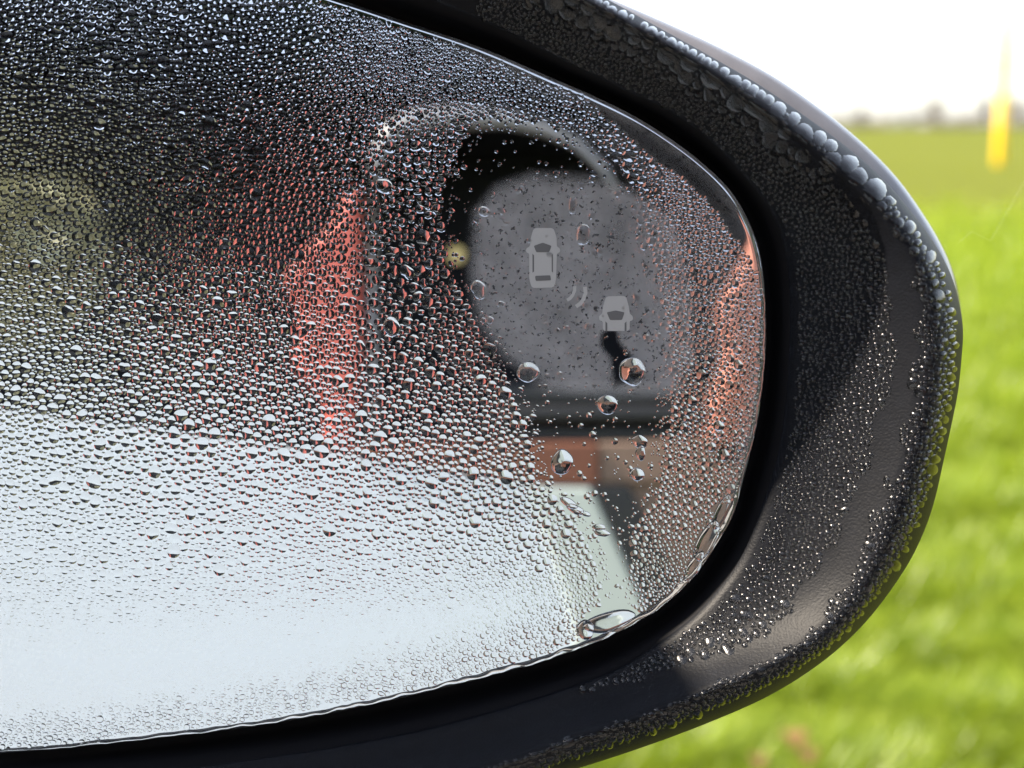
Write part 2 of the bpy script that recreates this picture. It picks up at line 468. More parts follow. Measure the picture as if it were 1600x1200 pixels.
FREE = [(745, 182), (850, 188), (925, 214), (970, 252), (1000, 296), (1010, 340), (1030, 430), (1050, 540), (1050, 640), (1035, 720), (1030, 770), (985, 840), (985, 905), (1000, 945),
        (930, 955), (935, 890), (905, 830), (870, 790), (835, 750), (828, 690), (800, 610), (770, 555), (735, 490), (700, 430), (685, 330), (705, 250)]
def loose(x, y):
    """where the drops stand apart: left of the misted patch"""
    return np.exp(-(((x - 610) / 110) ** 2 + ((y - 420) / 210) ** 2) ** 2)
def glass_r(x, y):
    sd = poly_sd(x, y, FREE)
    th = np.arctan2(y - CY, x - CX)
    em = rad_at(rG, th) - np.hypot(x - CX, y - CY)           # distance to the glass edge
    r = 5.7 + 0 * x
    r = r + 1.4 * np.exp(-(((x - 640) / 100) ** 2 + ((y - 380) / 170) ** 2))
    r = r + 1.3 * np.exp(-(((x - 330) / 300) ** 2 + ((y - 700) / 120) ** 2))
    fine = smooth01((x - 520 + (300 - y) * 0.6) / 260) * smooth01((260 - y) / 130)
    r = r * (1 - 0.45 * fine)
    right = smooth01((x - 980) / 80)
    r = r * (1 - right) + right * (3.0 + 1.6 * smooth01((y - 330) / 200))
    low = smooth01((y + (x - 400) * 0.10 - 850) / 140)
    r = r * (1 - 0.5 * low)
    nearb = smooth01((110 - em) / 80) * smooth01((y - 800) / 100) * (1 - right)
    r = r + 0.6 * nearb
    r = r * np.clip(rng.lognormal(-0.02, 0.29, x.shape), 0.45, 1.9)
    ok = np.ones_like(x)
    ok = np.where(sd > 0, 0.010 + 0.05 * (sd < 22), ok)
    r = np.where(sd > 0, np.clip(rng.lognormal(0.5, 0.5, x.shape), 0.9, 4.2), r)
    # sparser ring of larger drops beside the dark window
    ok *= 1 - 0.5 * np.exp(-(((x - 610) / 60) ** 2 + ((y - 240) / 60) ** 2)) - 0.25 * loose(x, y)
    # bare misty margin along the upper right edge
    marg = 12 + 32 * smooth01((x - 900) / 120) * smooth01((460 - y) / 160) - 8 * smooth01((y - 400) / 100) * smooth01((x - 1000) / 100)
    ok *= smooth01((em - marg + 6 * vnoise(x, y, 22, 4)) / 8) * (em > 5)
    # the smooth bright sweep at the lower left
    sweep = np.exp(-((y - (1040 - 0.00012 * (x - 150) ** 2 - 0.05 * (x - 150))) / 34) ** 2) * smooth01((760 - x) / 200)
    ok *= (1 - 0.95 * sweep) * (1 - 0.25 * low)
    ok = np.where(poly_sd(x, y, [(905, 985), (925, 950), (960, 938), (1000, 952), (985, 985), (925, 1005)]) > 0, 0, ok)
    ok = np.where(poly_sd(x, y, [(1075, 890), (1120, 800), (1150, 750), (1160, 760), (1130, 840), (1090, 900)]) > 0, 0.15, ok)
    r = np.minimum(r, np.maximum(1.2, em - 4))
    return r, ok

grid = Grid(12.0); pts = []
# the big single drops first: x, y, half width, half height, tilt
BIG = [(825, 581, 17, 17, 0.1), (988, 580, 21, 23, 0.5), (949, 632, 17, 15, 0), (878, 722, 17, 20, 0), (1000, 690, 13, 10, 0.2), (1001, 708, 8, 12, 0), (996, 741, 11, 11, 0.4),
       (911, 366, 12, 17, 0.1), (748, 452, 13, 14, 0), (889, 786, 15, 7, 0.5), (899, 796, 15, 7, 0.45), (915, 803, 9, 4, 0.3), (936, 824, 11, 5, 0.1), (941, 833, 12, 6, 0.2),
       (895, 320, 7, 14, 0.1), (756, 330, 10, 8, 0.4), (766, 500, 6, 6, 0), (783, 475, 7, 5, 0), (713, 398, 3.5, 3.5, 0), (722, 404, 4.5, 4, 0), (708, 398, 3, 3, 0),
       (600, 290, 15, 12, 0.5), (612, 510, 14, 15, 0), (952, 972, 44, 15, -0.28), (915, 985, 14, 16, -0.3), (1105, 845, 12, 40, 0.5), (1128, 800, 9, 30, 0.42), (1085, 885, 9, 26, 0.6)]
for b in BIG: grid.add(b[0], b[1], 0.85 * math.sqrt(b[2] * b[3]))
def samp_glass(n):
    x = rng.uniform(-120, 1205, n); y = rng.uniform(-110, 1195, n); return x, y
def in_glass(x, y):
    return np.hypot(x - CX, y - CY) < rad_at(rG, np.arctan2(y - CY, x - CX)) - 5
def rf(x, y):
    r, ok = glass_r(x, y); ok = np.where(in_glass(x, y), ok, 0); return r, ok
pack(samp_glass, rf, 420000, grid, pts, 0.86)
n1 = len(pts)
def rf2(x, y):
    r, ok = glass_r(x, y); ok = np.where(in_glass(x, y), ok, 0)
    return np.clip(r * 0.5, 1.3, 3.0), ok * 0.9 * (1 - 0.8 * loose(x, y))
pack(samp_glass, rf2, 200000, grid, pts, 0.92)

def neighbours_clip(P, rr, segs, base_ang, grow, K=9):
    """radius per segment, held back at the halfway line to each neighbour"""
    n = len(P)
    kd = kdtree.KDTree(n)
    for i in range(n): kd.insert((P[i, 0], P[i, 1], 0), i)
    kd.balance()
    nb = np.zeros((n, K), int)
    for i in range(n):
        f = kd.find_n((P[i, 0], P[i, 1], 0), K + 1)
        ids = [q[1] for q in f if q[1] != i][:K]
        while len(ids) < K: ids.append(ids[-1] if ids else i)
        nb[i] = ids
    d = P[nb] - P[:, None, :]                                # n,K,2
    dist = np.maximum(np.linalg.norm(d, axis=2), 1e-3)
    share = rr[:, None] / (rr[:, None] + rr[nb])
    lim = dist * share * 0.97
    th = base_ang                                            # n,S
    cosv = (np.cos(th)[:, :, None] * (d[:, None, :, 0] / dist[:, None, :]) + np.sin(th)[:, :, None] * (d[:, None, :, 1] / dist[:, None, :]))
    bound = np.where(cosv > 0.15, lim[:, None, :] / np.maximum(cosv, 0.15), 1e6).min(axis=2)
    return np.minimum(rr[:, None] * grow, bound)

def stretch_field(P, n):
    up = smooth01((560 - P[:, 1]) / 200) * smooth01((480 - P[:, 0]) / 120) + smooth01((230 - P[:, 1]) / 80)
    p = 0.3 + 0.5 * np.clip(up, 0, 1)
    s = np.where(rng.random(n) < p, rng.uniform(1.2, 1.95, n), rng.uniform(0.95, 1.15, n))
    return s

def dome_arrays(P, rr, hfac, segs, rings, sag=0.12):
    """drop outlines in pixels -> per drop (outline radius[n,S], angle[n,S]) plus rings"""
    n = len(P)
    ang = np.arange(segs)[None, :] / segs * 2 * np.pi + rng.uniform(0, 2 * np.pi, (n, 1))
    st = stretch_field(P, n)
    pa = rng.normal(0, 0.45, n) + np.where(P[:, 0] < 500, 0.15, np.where(P[:, 1] < 260, 1.0, 0.5)) - 0.55 * smooth01((P[:, 1] - 480) / 120) * smooth01((620 - P[:, 0]) / 120)
    el = st[:, None] ** np.cos(2 * (ang - pa[:, None]))
    grow = (1.38 - 0.30 * loose(P[:, 0], P[:, 1]) - 0.25 * smooth01((P[:, 1] + (P[:, 0] - 400) * 0.1 - 800) / 100))[:, None] * el
    for h in (2, 3, 4):
        grow = grow + rng.normal(0, 0.075, (n, 1)) * np.cos(h * ang + rng.uniform(0, 6.3, (n, 1)))
    rad = neighbours_clip(P, rr, segs, ang, grow)
    rad = 0.25 * np.roll(rad, 1, 1) + 0.5 * rad + 0.25 * np.roll(rad, -1, 1)
    return rad, ang

def build_glass_drops(P, rr, hf, segs, rings):
    n = len(P)
    rad, ang = dome_arrays(P, rr, hf, segs, rings)
    mean = rad.mean(1)
    h = mean * hf                                            # px
    Rs = (1 + hf ** 2) / (2 * hf)                            # sphere radius in units of base radius
    sagx = rng.normal(0, 0.04, n) * mean; sagy = (0.06 + rng.normal(0, 0.05, n)) * mean
    allV = []
    for q in rings:
        if q is None: f, zz = 1.07, (np.sqrt(np.maximum(Rs ** 2 - 1.07 ** 2, 0)) - (Rs - hf)) * mean
        else:
            f = q; zz = (np.sqrt(np.maximum(Rs ** 2 - q * q, 0)) - (Rs - hf)) * mean
        lift = np.clip(zz / np.maximum(h, 1e-6), 0, 1)
        x = P[:, 0:1] + rad * f * np.cos(ang) + (sagx * lift)[:, None]
        y = P[:, 1:2] + rad * f * np.sin(ang) + (sagy * lift)[:, None]
        if q == 0: x, y = x[:, :1], y[:, :1]
        px0 = x; gz = glass_z(px0, y)
        z = gz + (zz * S)[:, None]
        X = (x - 800) * S; Y = (600 - y) * S
        allV.append(np.stack([X, Y, z], -1))
    V = np.concatenate(allV, 1)                              # n, verts, 3
    nv = V.shape[1]
    T = []
    nr = len(rings)
    for i in range(nr - 2):
        for k in range(segs):
            k2 = (k + 1) % segs
            a, b, c, d = i * segs + k, i * segs + k2, (i + 1) * segs + k2, (i + 1) * segs + k
            T += [(a, c, b), (a, d, c)]
    for k in range(segs): T.append(((nr - 2) * segs + k, (nr - 1) * segs, (nr - 2) * segs + (k + 1) % segs))
    return V, np.array(T), nv

P = np.array([(p[0], p[1]) for p in pts]); rr = np.array([p[2] for p in pts])
def height_fac(x, y):
    h = 0.18 + 0.0 * x + 0.07 * smooth01((x - 1000) / 60)
    low = smooth01((y + (x - 400) * 0.10 - 780) / 200)
    h = h * (1 + 0.10 * low) * (1 - 0.45 * np.exp(-((y - (1040 - 0.00012 * (x - 150) ** 2 - 0.05 * (x - 150))) / 70) ** 2)) * (1 - 0.30 * smooth01((470 - y) / 120) * smooth01((560 - x) / 100))
    th = np.arctan2(y - CY, x - CX); em = rad_at(rG, th) - np.hypot(x - CX, y - CY)
    h = h + 0.13 * smooth01((110 - em) / 80) * smooth01((y - 850) / 100)
    return np.clip(h * rng.uniform(0.70, 1.35, x.shape), 0.025, 0.5)
hf = height_fac(P[:, 0], P[:, 1])
inframe = (P[:, 0] > 5) & (P[:, 1] > 5)
order = np.argsort(-(rr * inframe))
top = order[:270]
rest = order[270:]
big_i = rest[rr[rest] >= 3.2]; small_i = rest[rr[rest] < 3.2]
# all drops are outlined together so that neighbours share their borders
def drop_mesh(idx, segs, rings, name):
    pass
_state = rng.bit_generator.state
Vall, T_all, nv = build_glass_drops(P, rr, hf, 10, [None, 1.0, 0.84, 0.52, 0])
keep = np.concatenate([big_i])
VV = Vall[keep]; TT = (T_all[None] + (np.arange(len(keep)) * nv)[:, None, None]).reshape(-1, 3)
tag(tri_mesh('fine_droplets', VV.reshape(-1, 3), TT, water, glass), 'dense small raindrops beading over the mirror glass', kind='stuff')
Vs, Ts, nvs = build_glass_drops(P, rr, hf, 7, [None, 1.0, 0.66, 0])
VV = Vs[small_i]; TT = (Ts[None] + (np.arange(len(small_i)) * nvs)[:, None, None]).reshape(-1, 3)
tag(tri_mesh('droplet_mist', VV.reshape(-1, 3), TT, water, glass), 'tiniest water beads between the raindrops on the mirror glass', kind='stuff')
Vt, Tt, nvt = build_glass_drops(P, rr, hf, 16, [None, 1.0, 0.93, 0.8, 0.6, 0.38, 0.18, 0])
for i in top: tri_mesh('raindrop', Vt[i], Tt, water, glass)

def big_drop(x, y, a, b, tilt, seed):
    r = np.random.default_rng(seed)
    segs, rings = 28, [None, 1.0, 0.96, 0.88, 0.76, 0.62, 0.46, 0.3, 0.15, 0]
    ang = np.arange(segs) / segs * 2 * np.pi
    w = 1 + sum(r.normal(0, 0.10 / k) * np.cos(k * ang + r.uniform(0, 6.3)) for k in (2, 3, 4, 5))
    V = []
    hh = (0.30 if abs(tilt) < 0.27 or a < 8 else 0.45) * min(a, b)
    ct, st = math.cos(tilt), math.sin(tilt)
    for q in rings:
        f = 1.0 if q is None else q
        z = -0.6 if q is None else hh * math.sqrt(max(0, 1 - q * q)) ** 0.9
        ux, uy = a * f * w * np.cos(ang), b * f * w * np.sin(ang)
        wob = 1 + 0.03 * np.cos(3 * ang + seed) * f * (1 - f) * 4
        X = x + (ux * ct - uy * st); Y = y + (ux * st + uy * ct) + 0.14 * b * (z / hh if z > 0 else 0)
        zz = glass_z(X, Y) + z * S * (wob if z > 0 else 1)
        A = np.stack([(X - 800) * S, (600 - Y) * S, zz], -1)
        V.append(A[:1] if q == 0 else A)
    V = np.concatenate(V); T = []
    for i in range(len(rings) - 2):
        for k in range(segs):
            k2 = (k + 1) % segs
            A0, B0, C0, D0 = i * segs + k, i * segs + k2, (i + 1) * segs + k2, (i + 1) * segs + k
            T += [(A0, C0, B0), (A0, D0, C0)]
    n0 = (len(rings) - 2) * segs
    for k in range(segs): T.append((n0 + k, n0 + segs, n0 + (k + 1) % segs))
    return tri_mesh('large_raindrop', V, T, water, glass)
for i, b in enumerate(BIG): big_drop(*b, 100 + i)

# a film of water held along the right and lower edge of the glass
tp = np.radians(np.linspace(-14, 135, 480))
rp_ = rad_at(rG, tp) - 4.2 + 0.8 * np.sin(tp * 41) + 0.6 * np.sin(tp * 97 + 1)
film_r = (2.6 + 1.1 * vnoise(tp * 900, tp * 0, 14, 61) + 1.2 * vnoise(tp * 900, tp * 0 + 5, 45, 62)) * smooth01((tp + 0.25) / 0.2) * smooth01((2.35 - tp) / 0.2) * (1 - 0.25 * smooth01((tp - 1.0) / 0.3)) + 0.3
fx, fy = CX + rp_ * np.cos(tp), CY + rp_ * np.sin(tp)
tube('rim_water', [tuple(v) for v in on_glass(fx, fy, glass_z(fx, fy))], list(film_r * S), water, glass, n=10)

# droplets on the bezel
def bezel_w(x, y):
    th = np.arctan2(y - CY, x - CX); r = np.hypot(x - CX, y - CY)
    b, k, o = rad_at(rB, th), rad_at(rK, th), rad_at(rO, th)
    return np.where(r < k, (r - b) / (k - b), 1 + (r - k) / (o - k)), th
def bezel_pos(x, y):
    w, th = bezel_w(x, y)
    return to_local(x, y, face_z(np.clip(w, 0, 2)) * 0.001)
def bezel_r(x, y):
    w, th = bezel_w(x, y)
    tdeg = np.degrees(th)                                    # 0 = right, 90 = down in the picture
    n = vnoise(x, y, 30, 11)
    ok = np.zeros_like(x)
    # face band: from the lip out to an uneven border that draws in towards the bottom
    lim = np.interp(tdeg, [-60, -35, -22, -12, 0, 8, 16, 22, 27, 31, 36, 42, 50, 60], [0.98, 0.97, 0.8, 0.74, 0.75, 0.68, 0.62, 0.60, 0.56, 0.62, 0.60, 0.42, 0.2, 0.0])
    lo = np.interp(tdeg, [-60, -10, 10, 25, 45], [0.02, 0.06, 0.06, 0.10, 0.12])
    face = (w > lo) & (w < lim + 0.14 * (n - 0.5))
    ok = np.where(face & (w < 1), 1.0, ok)
    r = 2.6 + 2.6 * np.clip(w / np.maximum(lim, 0.05), 0, 1) ** 1.5
    r = r + 2.2 * np.exp(-((tdeg - 33) / 7) ** 2)
    upper = smooth01((-17 - tdeg) / 9)
    r = r + upper * 11 * smooth01((w - 0.40) / 0.35)
    # the outer rolled edge
    n2 = vnoise(x, y, 26, 5)
    start = np.interp(tdeg, [-60, -26, -20, -15, 0, 20, 30, 40, 60], [0.6, 0.75, 1.25, 1.05, 0.93, 0.86, 0.95, 1.0, 1.0])
    outer = (w > start + 0.16 * (n2 - 0.5)) & (w < np.interp(tdeg, [-60, -15, 0, 20, 60], [1.6, 1.6, 1.8, 1.62, 1.6]))
    ok = np.where(outer, 1.0, ok)
    ro = np.interp(tdeg, [-60, -25, -10, 10, 40, 60], [21, 19, 6.5, 5.4, 5.4, 5.8])
    r = np.where(outer & (w > 0.85), ro, r)
    r = r * np.clip(rng.lognormal(0, 0.28, x.shape), 0.5, 1.8)
    r = np.where(w > 0.85, np.clip(r, 1.2, np.maximum(1.3, (1.95 - w) * (rad_at(rO, th) - rad_at(rK, th)) * 0.75)), r)
    return r, ok
bgrid = Grid(14.0); bpts = []
def samp_bezel(n):
    t = rng.uniform(-1.15, 1.25, n); w = rng.random(n)
    b, o = rad_at(rB, t), rad_at(rO, t)
    rr_ = b + (o - b) * np.sqrt(w)
    return CX + rr_ * np.cos(t), CY + rr_ * np.sin(t)
pack(samp_bezel, bezel_r, 120000, bgrid, bpts, 0.86)
def bezel_r2(x, y):
    r, ok = bezel_r(x, y); return np.clip(r * 0.42, 1.3, 3.0), ok * 0.8
pack(samp_bezel, bezel_r2, 25000, bgrid, bpts, 0.97)
BP = np.array([(p[0], p[1]) for p in bpts]); br = np.array([p[2] for p in bpts])

def build_bezel_drops(P, rr, segs, rings):
    n = len(P)
    c = bezel_pos(P[:, 0], P[:, 1])
    e = 0.6
    dx = bezel_pos(P[:, 0] + e, P[:, 1]) - bezel_pos(P[:, 0] - e, P[:, 1])
    dy = bezel_pos(P[:, 0], P[:, 1] + e) - bezel_pos(P[:, 0], P[:, 1] - e)
    nrm = np.cross(dy, dx); nrm /= np.linalg.norm(nrm, axis=1)[:, None]
    nrm[nrm[:, 2] < 0] *= -1
    ang = np.arange(segs)[None] / segs * 2 * np.pi + rng.uniform(0, 6.3, (n, 1))
    st = np.where(rng.random(n) < 0.35, rng.uniform(1.1, 1.6, n), 1.0)
    bigd = smooth01((rr - 5.5) / 5)                          # broad drops run together and lie flat
    st = st * (1 + 0.25 * bigd * rng.random(n))
    grow = (1.15 + 0.20 * bigd)[:, None] * st[:, None] ** np.cos(2 * (ang - np.where(bigd > 0.2, rng.normal(0.7, 0.4, n), rng.uniform(0, 3.14, n))[:, None]))
    for h in (2, 3, 5): grow = grow + rng.normal(0, 0.075, (n, 1)) * (1 + 0.8 * bigd)[:, None] * np.cos(h * ang + rng.uniform(0, 6.3, (n, 1)))
    rad = neighbours_clip(P, rr, segs, ang, grow)
    rad = 0.25 * np.roll(rad, 1, 1) + 0.5 * rad + 0.25 * np.roll(rad, -1, 1)
    wq, tq = bezel_w(P[:, 0], P[:, 1])
    room = np.where(wq > 0.8, np.maximum(1.2, (1.9 - wq) * (rad_at(rO, tq) - rad_at(rK, tq))), 1e3)
    rad = np.minimum(rad, room[:, None])
    mean = rad.mean(1)
    hf = np.clip(rng.normal(0.42, 0.10, n) * np.interp(rr, [2, 6, 9, 14], [1.0, 0.85, 0.5, 0.34]), 0.12, 0.7)
    Rs = (1 + hf ** 2) / (2 * hf)
    out = []
    for q in rings:
        f = 1.0 if q is None else q
        zz = np.full(n, -0.8) if q is None else (np.sqrt(np.maximum(Rs ** 2 - q * q, 0)) - (Rs - hf)) * mean
        x = P[:, 0:1] + rad * f * np.cos(ang); y = P[:, 1:2] + rad * f * np.sin(ang)
        if q == 0: x, y = x[:, :1], y[:, :1]
        base = bezel_pos(x, y)
        out.append(base + nrm[:, None, :] * (zz * S)[:, None, None])
    V = np.concatenate(out, 1); T = []
    nr = len(rings)
    for i in range(nr - 2):
        for k in range(segs):
            k2 = (k + 1) % segs
            a, b, c_, d = i * segs + k, i * segs + k2, (i + 1) * segs + k2, (i + 1) * segs + k
            T += [(a, c_, b), (a, d, c_)]
    for k in range(segs): T.append(((nr - 2) * segs + k, (nr - 1) * segs, (nr - 2) * segs + (k + 1) % segs))
    return V, np.array(T), V.shape[1]
inf = (BP[:, 1] > 5) & (BP[:, 1] < 1195)
bo = np.argsort(-(br * inf))
Vb, Tb, nvb = build_bezel_drops(BP, br, 14, [None, 1.0, 0.9, 0.7, 0.4, 0])
for i in bo[:270]: tri_mesh('raindrop', Vb[i], Tb, rim_water, bezel)
idx = bo[270:]
Vb, Tb, nvb = build_bezel_drops(BP, br, 9, [None, 1.0, 0.8, 0.45, 0])
VV = Vb[idx]; TT = (Tb[None] + (np.arange(len(idx)) * nvb)[:, None, None]).reshape(-1, 3)
tag(tri_mesh('fine_droplets', VV.reshape(-1, 3), TT, rim_water, bezel), 'small raindrops on the black plastic rim', kind='stuff')

# ------------------------------------------------------------------ ground
def grass_ground():
    m, nt, p = new_mat('meadow_soil_and_grass')
    tc = nt.nodes.new('ShaderNodeTexCoord')
    def nz(sc, det):
        n = nt.nodes.new('ShaderNodeTexNoise'); n.inputs['Scale'].default_value = sc; n.inputs['Detail'].default_value = det
        nt.links.new(tc.outputs['Object'], n.inputs['Vector']); return n
    n1, n2 = nz(0.08, 4), nz(6.0, 6)
    mixn = nt.nodes.new('ShaderNodeMath'); mixn.operation = 'ADD'
    nt.links.new(n1.outputs['Fac'], mixn.inputs[0]); nt.links.new(n2.outputs['Fac'], mixn.inputs[1])
    r = nt.nodes.new('ShaderNodeValToRGB')
    r.color_ramp.elements[0].position = 0.40; r.color_ramp.elements[1].position = 0.62
    hm = nt.nodes.new('ShaderNodeMath'); hm.operation = 'MULTIPLY'; hm.inputs[1].default_value = 0.5
    nt.links.new(mixn.outputs[0], hm.inputs[0]); nt.links.new(hm.outputs[0], r.inputs['Fac'])
    r.color_ramp.elements[0].color = (0.072, 0.086, 0.005, 1); r.color_ramp.elements[1].color = (0.096, 0.110, 0.008, 1)
    nt.links.new(r.outputs['Color'], p.inputs['Base Color'])
    p.inputs['Roughness'].default_value = 0.9; p.inputs['Specular IOR Level'].default_value = 0.1
    b = nt.nodes.new('ShaderNodeBump'); b.inputs['Strength'].default_value = 0.6; b.inputs['Distance'].default_value = 0.05
    nt.links.new(n2.outputs['Fac'], b.inputs['Height']); nt.links.new(b.outputs['Normal'], p.inputs['Normal'])
    return m
ground = mesh_obj('grass_field', [(-1500, -300, 0), (1500, -300, 0), (1500, 1500, 0), (-1500, 1500, 0)], [(0, 1, 2, 3)], grass_ground(), smooth=False)
tag(ground, 'wide green meadow reaching to the horizon', 'field', kind='structure')
pave = box('pavement', (-6, -7, -0.1), (6, 0.7, 0.03), pmat('grey_paving', (0.16, 0.155, 0.15), 0.85, noise=0.2, nscale=8, bump=0.3, bscale=120))
tag(pave, 'grey paved strip beside the meadow under the parked cars', 'pavement', kind='structure')

# grass blades in the part of the field that the picture shows near by
blade_m, nt2, p2 = new_mat('grass_blades')
geo = nt2.nodes.new('ShaderNodeNewGeometry')
rp = nt2.nodes.new('ShaderNodeValToRGB')
rp.color_ramp.elements[0].color = (0.10, 0.175, 0.008, 1); rp.color_ramp.elements[1].color = (0.31, 0.38, 0.04, 1)
nt2.links.new(geo.outputs['Random Per Island'], rp.inputs['Fac'])
dif = nt2.nodes.new('ShaderNodeBsdfDiffuse'); trn = nt2.nodes.new('ShaderNodeBsdfTranslucent'); gls = nt2.nodes.new('ShaderNodeBsdfGlossy')
gls.inputs['Roughness'].default_value = 0.35
nt2.links.new(rp.outputs[0], dif.inputs[0])
tcol = nt2.nodes.new('ShaderNodeMixRGB'); tcol.blend_type = 'MULTIPLY'; tcol.inputs[0].default_value = 1; tcol.inputs[2].default_value = (1.25, 1.3, 0.6, 1)
nt2.links.new(rp.outputs[0], tcol.inputs[1]); nt2.links.new(tcol.outputs[0], trn.inputs[0])
m1 = nt2.nodes.new('ShaderNodeMixShader'); m1.inputs[0].default_value = 0.5
nt2.links.new(dif.outputs[0], m1.inputs[1]); nt2.links.new(trn.outputs[0], m1.inputs[2])
m2 = nt2.nodes.new('ShaderNodeMixShader'); m2.inputs[0].default_value = 0.025
nt2.links.new(m1.outputs[0], m2.inputs[1]); nt2.links.new(gls.outputs[0], m2.inputs[2])
nt2.links.new(m2.outputs[0], nt2.nodes['Material Output'].inputs['Surface'])
NB = 260000
yy = 1.7 * (20 / 1.7) ** rng.random(NB)
xx = yy * rng.uniform(0.0, 0.5, NB) + rng.normal(0, 0.05, NB)
cl = vnoise(xx + 50, yy + 50, 0.16, 21) * 0.6 + vnoise(xx + 50, yy + 50, 0.5, 22) * 0.4
sel = rng.random(NB) < (0.25 + 0.9 * cl) * np.clip((20 - yy) / 17, 0, 1) ** 1.3
xx, yy, cl = xx[sel], yy[sel], cl[sel]; NB = len(xx)
L = (0.05 + 0.09 * cl) * rng.uniform(0.6, 1.3, NB) * (1 + yy * 0.03)
az = rng.uniform(0, 2 * np.pi, NB); lean = rng.uniform(0.4, 1.5, NB)
wd = rng.uniform(0.0011, 0.0022, NB) * (1 + yy * 0.2)
dirx, diry = np.cos(az), np.sin(az); sx, sy = -diry, dirx
def bpt(f, side):
    out = np.stack([xx + dirx * L * lean * f * f + sx * wd * side, yy + diry * L * lean * f * f + sy * wd * side, L * f * (1 - 0.25 * lean * f)], -1); return out
VB = np.stack([bpt(0, -1), bpt(0, 1), bpt(0.55, -0.8), bpt(0.55, 0.8), bpt(1.0, 0.0)], 1)
TB = np.array([(0, 1, 3), (0, 3, 2), (2, 3, 4)])
TT = (TB[None] + (np.arange(NB) * 5)[:, None, None]).reshape(-1, 3)
tag(tri_mesh('grass', VB.reshape(-1, 3), TT, blade_m), 'bright green grass blades growing in the meadow behind the mirror', kind='stuff')

# a few fallen leaves in the grass
def ray(px, py):
    d = AX * ((px - 800) / F) + AY * ((600 - py) / F) - AZ
    return d.normalized()
def ground_at(px, py, z=0.0):
    d = ray(px, py); t = (z - CAMZ) / d.z
    return CAM + d * t
leaf_m = pmat('dry_leaf', (0.16, 0.085, 0.03), 0.7, noise=0.3, nscale=60)
for k, (px, py, sz, lab) in enumerate([(1242, 1150, 0.020, 'larger brown fallen leaf at the bottom of the meadow'), (1262, 1178, 0.015, 'orange brown fallen leaf just below the larger leaf'), (1185, 1188, 0.013, 'small brown fallen leaf near the mirror rim')]):
    c = ground_at(px, py, 0.09)
    V = []; n = 10
    for q in range(n):
        a = 2 * math.pi * q / n
        r = sz * (1 - 0.35 * abs(math.sin(a)))
        V.append((c.x + r * math.cos(a), c.y + 0.7 * r * math.sin(a), c.z + 0.006 * math.cos(2 * a) + 0.010 * math.sin(a)))
    V.append((c.x, c.y, c.z + 0.004))
    tag(mesh_obj('fallen_leaf', V, [(q, (q + 1) % n, n) for q in range(n)], leaf_m), lab, 'leaf', 'fallen leaves in the grass')

# ------------------------------------------------------------------ yellow post in the field
yel = pmat('yellow_plastic', (0.85, 0.55, 0.006), 0.5, noise=0.06, nscale=6)
yel2 = pmat('pale_yellow_paint', (0.85, 0.58, 0.03), 0.5)
base = ground_at(1561, 258)
post = tag(empty('yellow_post', base), 'tall yellow post with a thick padded lower part standing in the meadow', 'post')
dist = (base - CAM).length
topz = lambda py: CAMZ + dist * math.tan(math.atan((600 - py) / F) - PITCH)
w = 15 / F * dist / 2
hp, ht = topz(125), topz(8)
tube('pad_sleeve', [(0, 0, 0), (0, 0, 0.03), (0, 0, hp - 0.5), (0, 0, hp - 0.12), (0, 0, hp)], [w * 0.9, w, w, w * 0.85, w * 0.45], yel, post, n=20)
tube('pole', [(0, 0, hp - 0.01), (0, 0, ht)], [w * 0.95, w * 0.85], yel2, post, n=14)

# spider silk floating beside the mirror
def at_depth(px, py, dist_):
    d = AX * ((px - 800) / F) + AY * ((600 - py) / F) - AZ
    return CAM + d * dist_
silk = pmat('spider_silk', (0.75, 0.75, 0.7), 0.3)
tag(tube('spider_thread', [at_depth(1497, 380, 0.262), at_depth(1518, 362, 0.27), at_depth(1548, 376, 0.28), at_depth(1572, 335, 0.29), at_depth(1600, 285, 0.30), at_depth(1660, 200, 0.31)], 0.000007, silk, n=5),
    'fine pale spider thread stretched from the right edge of the mirror', 'thread')

# ------------------------------------------------------------------ far trees on the horizon
bark = pmat('bark', (0.10, 0.08, 0.06), 0.9, noise=0.3, nscale=3)
crown_m = pmat('bare_winter_twigs', (0.13, 0.11, 0.09), 0.9, noise=0.3, nscale=1)
def far_tree(px, hpx, wpx, dist_, label, seed):
    r = np.random.default_rng(seed)
    d = ray(px, 195); d = Vector((d.x, d.y, 0)).normalized()
    p = Vector((d.x * dist_, d.y * dist_, 0))
    h = hpx / F * dist_; w_ = wpx / F * dist_ / 2
    t = tag(empty('bare_tree', p), label, 'tree', 'bare trees on the horizon')
    tube('trunk', [(0, 0, 0), (0.1, 0, h * 0.3), (0, 0.1, h * 0.62), (0.1, 0, h * 0.9)], [h * 0.03, h * 0.022, h * 0.015, h * 0.004], bark, t, n=7)
    N = 260
    u = r.normal(0, 1, (N, 3)); u /= np.linalg.norm(u, axis=1)[:, None]
    c = u * (r.random(N) ** 0.4)[:, None] * np.array([w_, w_, h * 0.36]) * (1 + 0.25 * np.sin(5 * u[:, :1] + seed)) + np.array([0, 0, h * 0.62])
    s_ = h * 0.06
    A = r.normal(0, 1, (N, 3)) * s_; B = r.normal(0, 1, (N, 3)) * s_ * 0.5
    V = np.stack([c - A, c + A, c + B], 1).reshape(-1, 3)
    tri_mesh('crown', V, np.arange(3 * N).reshape(-1, 3), crown_m, t, smooth=False)
far_tree(1208, 62, 40, 420, 'pale far tree just above the top rim of the mirror', 1)
far_tree(1345, 36, 20, 430, 'small faint tree between the mirror rim and the taller tree', 2)
far_tree(1460, 48, 26, 380, 'tallest slim hazy tree on the horizon left of the yellow post', 3)
far_tree(1512, 26, 34, 410, 'low rounded far tree left of the yellow post', 4)
far_tree(1540, 50, 14, 460, 'thin far tree close beside the yellow post', 5)
